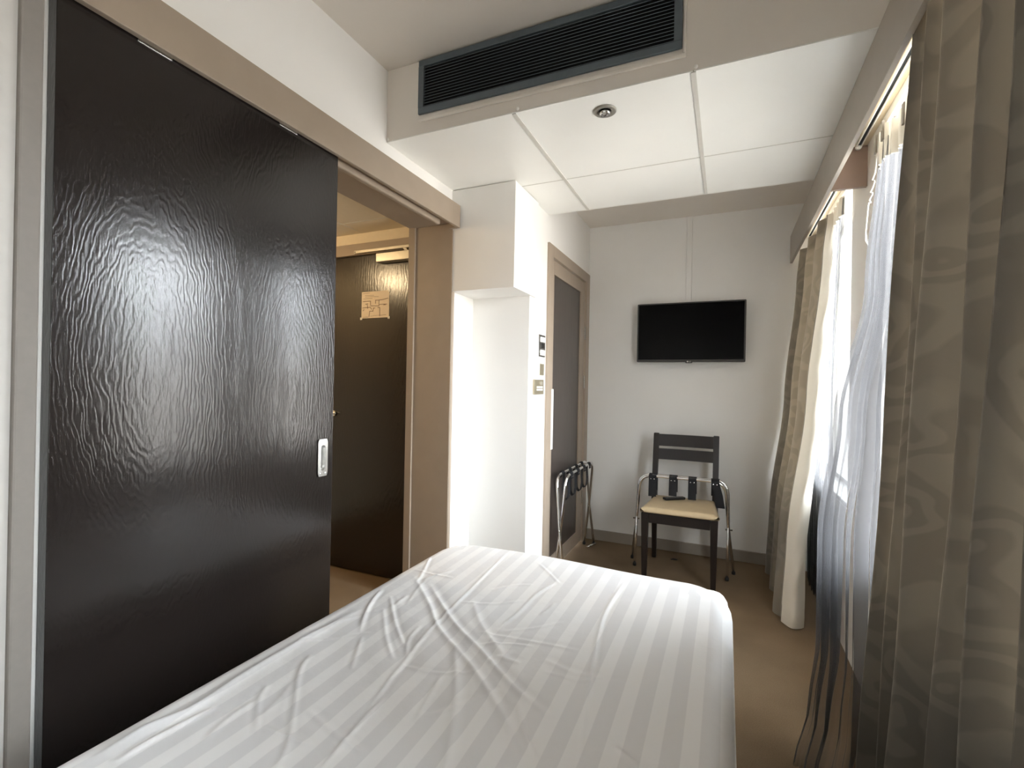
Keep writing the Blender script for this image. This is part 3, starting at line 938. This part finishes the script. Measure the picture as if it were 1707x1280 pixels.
def bed_sheet():
    st = .0040
    nx, ny = int((BX1 - BX0) / st), int((BY1 - BY0) / st)
    X, Y = np.meshgrid(np.linspace(BX0, BX1, nx + 1), np.linspace(BY0, BY1, ny + 1))
    UX, UY = X.copy(), Y.copy()
    rc, re = .15, .062
    cx, cy = (BX0 + BX1) / 2, (BY0 + BY1) / 2
    hx, hy = (BX1 - BX0) / 2 - rc, (BY1 - BY0) / 2 - rc
    qx, qy = np.abs(X - cx) - hx, np.abs(Y - cy) - hy
    # pull the corner points onto the rounded outline
    both = (qx > 0) & (qy > 0)
    dd = np.hypot(np.maximum(qx, 0), np.maximum(qy, 0)); mx = np.maximum(qx, qy)
    k = np.where(both & (dd > 1e-9), mx / np.maximum(dd, 1e-9), 1.0)
    X = np.where(both, cx + np.sign(X - cx) * (hx + qx * k), X)
    Y = np.where(both, cy + np.sign(Y - cy) * (hy + qy * k), Y)
    qx, qy = np.abs(X - cx) - hx, np.abs(Y - cy) - hy
    d = rc - np.hypot(np.maximum(qx, 0), np.maximum(qy, 0)) - np.minimum(np.maximum(qx, qy), 0)   # distance inside the outline
    e = np.clip(1 - d / re, 0, 1)
    drop = re * (1 - np.sqrt(np.maximum(0, 1 - e * e)))
    Zr = ridge_height(X, Y)
    soft = np.zeros_like(X)
    for i in range(14):
        a = rng.uniform(0, PI); f = rng.uniform(3, 11); ph = rng.uniform(0, 6.28)
        soft += np.sin((X * math.cos(a) + Y * math.sin(a)) * f + ph) * .0011
    # small puckers on the left half
    pk = np.exp(-(((X + .80) / .25) ** 2 + ((Y - 1.0) / .35) ** 2))
    for i in range(16):
        a = rng.uniform(.2, 1.1); f = rng.uniform(30, 75); ph = rng.uniform(0, 6.28)
        soft += pk * np.sin((X * math.cos(a) + Y * math.sin(a)) * f + ph) * .00035
    fade = np.clip(d / .05, 0, 1)
    Z = BZ - drop + (Zr + soft) * fade
    n_top = (nx + 1) * (ny + 1)
    verts = np.stack([X.ravel(), Y.ravel(), Z.ravel()], 1).tolist()
    uvs = np.stack([UX.ravel(), UY.ravel()], 1).tolist()
    idx = np.arange(n_top).reshape(ny + 1, nx + 1)
    faces = np.stack([idx[:-1, :-1], idx[:-1, 1:], idx[1:, 1:], idx[1:, :-1]], -1).reshape(-1, 4).tolist()
    # hanging sides
    loop = list(idx[0, :]) + list(idx[1:, -1]) + list(idx[-1, -2::-1]) + list(idx[-2:0:-1, 0])
    prev = [int(i) for i in loop]; nl = len(prev)
    rows = 9
    for r_ in range(1, rows + 1):
        cur = []
        for q, i0 in enumerate(loop):
            x, y, z = verts[i0]; s = q * st
            z2 = z + (.17 - z) * r_ / rows
            ox, oy = x - cx, y - cy
            wob = .006 * (r_ / rows) * (math.sin(s * 17) + .6 * math.sin(s * 41 + 1))
            onX = abs(ox) / (hx + rc) > abs(oy) / (hy + rc)
            px_, py_ = (math.copysign(wob, ox), 0) if onX else (0, math.copysign(wob, oy))
            if x > BX1 - .03: px_ = min(px_, 0)
            verts.append([x + px_, y + py_, z2]); uvs.append([uvs[i0][0] + (0 if not onX else math.copysign(.05 * r_, ox)), y])
            cur.append(len(verts) - 1)
        for q in range(nl):
            faces.append([prev[q], prev[(q + 1) % nl], cur[(q + 1) % nl], cur[q]])
        prev = cur
    me = bpy.data.meshes.new('bed_sheet'); me.from_pydata(verts, [], faces)
    uv = me.uv_layers.new(name='UVMap')
    li = np.empty(len(me.loops), dtype=np.int32); me.loops.foreach_get('vertex_index', li)
    uv.data.foreach_set('uv', np.array(uvs, dtype=np.float32)[li].ravel())
    me.polygons.foreach_set('use_smooth', [True] * len(me.polygons))
    me.materials.append(M['sheet'])
    o = bpy.data.objects.new('bed_sheet', me); lk(o)
    tag(o, 'creased white satin striped sheet spread over the bed', 'sheet')
bed_sheet()

# ------------------------------------------------------------------ pelmet over the windows
PX, PZ0, PZ1 = .380, 2.067, ZT - .004
bm = bmesh.new()
pe = thing('curtain_pelmet', 'long grey taupe pelmet board above the curtains', 'pelmet', (PX, YB, PZ0))
obj('front_board', B(0, .016, -(YB - YF) + .002, -.002, 0, PZ1 - PZ0, .0015), M['pelmet'], pe)
obj('top_board', B(.016, XW - PX - .001, -(YB - YF) + .002, -.002, PZ1 - PZ0 - .016, PZ1 - PZ0), M['pelunder'], pe, label='cream underside of the pelmet')
obj('divider_board', B(.0165, XW - PX - .001, 2.418 - YB, 2.436 - YB, -.004, PZ1 - PZ0 - .017), M['brownend'], pe, label='brown divider board between the two windows')
def track(y0, y1, label, name_end):
    t = thing('curtain_track', label, 'curtain track', (.484, (y0 + y1) / 2, PZ1 - .017))
    h = (y1 - y0) / 2
    bm = B(-.010, .010, -h, h, -.004, -.0003); box(bm, -.010, -.007, -h, h, -.016, -.004); box(bm, .007, .010, -h, h, -.016, -.004)
    obj('rail', bm, M['white'], t)
    obj('slot', B(-.0068, .0068, -h + .002, h - .002, -.0085, -.0042), M['blackgap'], t, label='dark slot of the rail')
    b = bmesh.new(); lathe(b, [(.012, -.011), (.012, .0), (.006, .004)], (0, h, -.012), 'Y', 16); obj('end_stop', b, M['white'], t)
    return t
near_track = track(-.2, 2.40, 'white curtain track inside the pelmet above the near window', 1)
track(2.46, 3.70, 'white curtain track inside the pelmet above the far window', 1)
struct('trim_11', B(.506, XW - .0005, 2.44, 2.60, 2.13, PZ1 - .018), M['wallbrown'], label='brown painted wall strip above the curtain')

# ------------------------------------------------------------------ curtains
def fold(u, n, ph=0.0, sharp=.0):
    a = 2 * PI * n * u + ph
    return math.sin(a) + .35 * math.sin(2 * a + 1.1) + .22 * math.sin(.5 * a + 2.0)

# near drape: hangs left of its own window edge, flaring towards the foot end
nd = thing('drape', 'dark taupe heavy curtain filling the right edge of the room', 'curtain', (.42, 1.2, 0), 0)
def near_drape(u, v):
    z = 2.19 - 2.175 * v
    yt = 1.475 - 1.22 * u
    yb_ = 1.79 - 1.55 * u
    y = yt + (yb_ - yt) * v ** 1.15
    amp = .026 + .012 * v
    un = u * 1.55 + .03 * math.sin(11 * u + .5)
    x = .425 - .010 * v + amp * fold(un, 7.2, .4) * (1 - .25 * math.sin(11 * u + 2)) + .004 * math.sin(11 * v + 25 * u)
    y += .016 * math.cos(2 * PI * 7.2 * un + .4) + .006 * math.sin(4 * v + 11 * u)
    x = min(x, .505)
    if v < .055: x = max(x, PX + .0195)
    return (x - .42, y - 1.2, z)
grid_mesh('cloth', near_drape, 360, 70, M['drape'], nd, (2.5, 2.2))

# far drape with its lining turned to the room
fd = thing('drape', 'beige damask curtain with scroll pattern hanging near the television wall', 'curtain', (.42, 3.2, 0), 0)
def far_drape(u, v):
    z = 2.12 - 2.115 * v
    y = lerp_tab([(0, 3.66), (1, 2.93)], u)
    base = lerp_tab([(0, .462), (.10, .450), (.45, .405), (.8, .345), (1, .335)], v) - .055 * u * v
    amp = .026 + .020 * v
    x = base + amp * fold(u, 3.4, 1.2) * (.8 + .3 * math.sin(5 * u))
    y += .025 * v * math.sin(2 * PI * 3.4 * u) - .08 * u * v
    if v < .05: x = max(x, PX + .0195)
    if v > .97: z += .004 * math.sin(30 * u); y += .01 * math.sin(18 * u)
    return (min(x, .508) - .42, y - 3.2, max(z, .006))
grid_mesh('cloth', far_drape, 220, 70, M['drape'], fd, (1.2, 2.2))
def far_lining(u, v):
    # the leading edge turned back towards the glass
    e = far_drape(1.0, v)
    z = e[2]
    w = .06 + .045 * v
    x = e[0] + (u * w) * .95 + .004 * math.sin(26 * v + 8 * u) * u
    y = e[1] + .006 - .05 * math.sin(PI * u) * (0.4 + .6 * v) - .03 * u
    y += .004 * math.sin(60 * v + 5 * u) * u * (1 - u) * 3
    return (min(x, .085), y, z)
grid_mesh('lining', far_lining, 40, 140, M['lining'], fd, (.3, 2.2))

# pleat headings sewn on the cloth
def heading(parent, fn, us, v0, v1, mat, off):
    for u in us:
        b = bmesh.new()
        p0 = Vector(fn(u, v0)); p1 = Vector(fn(u, v1))
        ribbon(b, [p0 + Vector((-off, 0, 0)), p1 + Vector((-off, 0, 0))], (0, .012, 0), .004)
        obj('pleat', b, mat, parent)

# sheers
def sheer_edge(v):
    z = 2.035 - 2.03 * v
    x = lerp_tab([(0, .215), (.18, .262), (.36, .296), (.72, .303), (1.11, .352), (1.56, .440), (2.04, .474)], z)
    y = lerp_tab([(0, 1.80), (.18, 1.85), (.36, 1.93), (.72, 1.97), (1.11, 2.0), (2.04, 2.045)], z)
    return x, y, z
ns_ = thing('sheer_curtain', 'white sheer curtain blown into the room beside the heavy dark curtain', 'curtain', (.45, 1.7, 0), 0)
RF = [(rng.uniform(34, 125), rng.uniform(0, 6.28), rng.uniform(.4, 1)) for _ in range(9)]
def near_sheer(u, v):
    ex, ey, z = sheer_edge(v)
    # gathers: pulled from the header, fanning out over the part that is blown into the room
    U0 = .20
    ax, ay = .478, 1.655 - .05 * v
    if u < U0:
        t = u / U0
        k = t * t * (3 - 2 * t) * .55 + t * .45
        x = ex + (ax - ex) * k; y = ey + (ay - ey) * t
    else:
        x = ax; y = ay + (.10 - ay) * (u - U0) / (1 - U0)
    dx, dy = (ax - ex) / U0, (ay - ey) / U0
    if u >= U0: dx, dy = 0, -1
    L_ = math.hypot(dx, dy) or 1
    nx_, ny_ = -dy / L_, dx / L_
    amp = (.006 + .009 * math.sin(PI * min(1, v * 1.05)) + .006 * v)
    f = 0
    for fr, ph, a in RF:
        f += a * math.sin(fr * 2 * PI * (u + .0012 * math.sin(2.2 * v + ph)) + ph)
    e = amp * f * .5 * min(1, .35 + u * 30)
    x += e * nx_; y += e * ny_
    z += .020 * math.sin(40 * u) * (1 - v) ** 6
    return (min(x, .515) - .45, y - 1.7, max(z, .004))
grid_mesh('voile', near_sheer, 1900, 44, M['sheer'], ns_, (3, 2.2))
def near_head(u, v):
    a = near_sheer(u * .30, 0)
    return (a[0] - .003 + .006 * math.sin(u * 70), a[1], a[2] + .045 - .11 * v)
grid_mesh('heading_tape', near_head, 200, 8, M['lining'], ns_, (2, .1))
for k in range(7):
    a = near_sheer(.012 + k * .042, 0)
    b = ribbon(bmesh.new(), [(a[0] - .012, a[1], a[2] + .05), (a[0] - .013, a[1] - .004, a[2] - .015)], (0, .018, 0), .006)
    obj('pleat_tab', b, M['drape'], ns_)

fs_ = thing('sheer_curtain', 'white sheer curtain glowing at the far window beside the beige damask curtain', 'curtain', (.48, 3.1, 0), 0)
FRF = [(rng.uniform(8, 30), rng.uniform(0, 6.28), rng.uniform(.3, 1)) for _ in range(8)]
def far_sheer(u, v):
    z = 2.125 - 2.10 * v
    y = 3.55 - .86 * u - .0 * v
    x = .492 - .030 * math.sin(PI * v) * u
    f = sum(a * math.sin(fr * 2 * PI * (u + .02 * math.sin(5 * v + ph)) + ph) for fr, ph, a in FRF)
    x += (.004 + .007 * v) * f * .5
    return (min(x, .517) - .48, y - 3.1, max(z, .004))
grid_mesh('voile', far_sheer, 260, 60, M['sheer'], fs_, (2, 2.2))
def far_head(u, v):
    a = far_sheer(.25 + u * .75, 0)
    return (a[0] - .003 + .005 * math.sin(u * 60), a[1], a[2] + .01 - .09 * v)
grid_mesh('heading_tape', far_head, 160, 8, M['lining'], fs_, (2, .1))

# tangled cord beside the near sheer
pts = [(.470, 2.03, 2.06), (.468, 2.04, 1.97), (.462, 2.055, 1.945), (.464, 2.02, 1.93), (.466, 2.06, 1.915), (.462, 2.075, 1.90), (.465, 2.045, 1.885),
       (.463, 2.085, 1.875), (.466, 2.09, 1.86), (.462, 2.06, 1.852), (.464, 2.10, 1.87), (.465, 2.115, 1.84), (.466, 2.13, 1.80), (.468, 2.15, 1.755)]
pts = [(x - .004, y + .012, 1.955 + (z - 1.945) * .78) for x, y, z in pts]
b = bmesh.new(); tube(b, fillet(pts, .02, 6), .0022, 8)
cd = obj('cord', b, M['cord'], near_track, True, label='tangled white cord with frayed end')
cd.matrix_parent_inverse = Matrix.Translation(-near_track.location)
for k in range(4):
    b = bmesh.new(); tube(b, [(.464, 2.162, 1.808), (.462 + .004 * k, 2.157 + .008 * k, 1.768 - .003 * k)], .0009, 6)
    obj('frayed_end', b, M['cord'], cd)

# ------------------------------------------------------------------ light
w = bpy.data.worlds.new('World'); scene.world = w; w.use_nodes = True
nt_ = w.node_tree; bg = nt_.nodes['Background']
tc = nt_.nodes.new('ShaderNodeTexCoord'); sp = nt_.nodes.new('ShaderNodeSeparateXYZ')
nt_.links.new(tc.outputs['Generated'], sp.inputs[0])
rp = nt_.nodes.new('ShaderNodeValToRGB')
e = rp.color_ramp.elements
e[0].position = .0; e[0].color = (.30, .29, .27, 1)
e[1].position = 1.0; e[1].color = (.78, .90, 1.0, 1)
k = e.new(.50); k.color = (.38, .37, .35, 1)
k = e.new(.56); k.color = (.75, .80, .84, 1)
k = e.new(.62); k.color = (.90, .96, 1.0, 1)
mm = nt_.nodes.new('ShaderNodeMath'); mm.operation = 'MULTIPLY_ADD'; mm.inputs[1].default_value = .5; mm.inputs[2].default_value = .5
nt_.links.new(sp.outputs['Z'], mm.inputs[0]); nt_.links.new(mm.outputs[0], rp.inputs[0]); nt_.links.new(rp.outputs[0], bg.inputs[0])
bg.inputs[1].default_value = 34.0
for a, b_ in (W1, W2):
    L = bpy.data.lights.new('window_portal', 'AREA'); L.shape = 'RECTANGLE'; L.size = ZHE - ZSI; L.size_y = b_ - a
    L.cycles.is_portal = True
    o = bpy.data.objects.new('window_portal', L); lk(o); o.location = (.79, (a + b_) / 2, (ZSI + ZHE) / 2)
    o.rotation_euler = (0, PI / 2, 0)
# hall downlight
hd = thing('hall_downlight', 'round downlight in the hall ceiling', 'light', (-2.68, 1.36, HZ))
b = bmesh.new(); lathe(b, [(.05, -.0005), (.05, -.006), (.038, -.008), (.036, -.002)], (0, 0, 0), 'Z', 32); obj('trim_ring', b, M['steel'], hd)
b = bmesh.new(); lathe(b, [(.034, -.0022), (.034, -.006), (.028, -.016), (.014, -.022)], (0, 0, 0), 'Z', 24); obj('lamp', b, M['lamp'], hd)
L = bpy.data.lights.new('hall_lamp', 'POINT'); L.energy = 9; L.color = (1, .74, .43); L.shadow_soft_size = .035
o = bpy.data.objects.new('hall_lamp', L); lk(o); o.location = (-2.68, 1.36, HZ - .06)

# ------------------------------------------------------------------ camera
yaw, pitch, roll = .41984, .000997, .018893
cy, sy, cp, sp_ = math.cos(yaw), math.sin(yaw), math.cos(pitch), math.sin(pitch)
F = Vector((-sy * cp, cy * cp, sp_)); Rt = Vector((cy, sy, 0)); U = Rt.cross(F)
r2 = math.cos(roll) * Rt + math.sin(roll) * U; u2 = -math.sin(roll) * Rt + math.cos(roll) * U
cam = bpy.data.cameras.new('camera'); cam.sensor_width = 36; cam.lens = 800.4 / 1707 * 36; cam.clip_start = .02
co = bpy.data.objects.new('camera', cam); lk(co)
co.matrix_world = Matrix(((r2.x, u2.x, -F.x, 0), (r2.y, u2.y, -F.y, 0), (r2.z, u2.z, -F.z, 1.21), (0, 0, 0, 1)))
scene.camera = co
scene.view_settings.view_transform = 'Standard'; scene.view_settings.look = 'None'
scene.view_settings.gamma = 1; scene.view_settings.exposure = 1.12
try: scene.view_settings.use_curve_mapping = False
except Exception: pass
scene.cycles.use_denoising = True
scene.cycles.max_bounces = 12; scene.cycles.diffuse_bounces = 8; scene.cycles.transparent_max_bounces = 16
scene.cycles.sample_clamp_indirect = 10
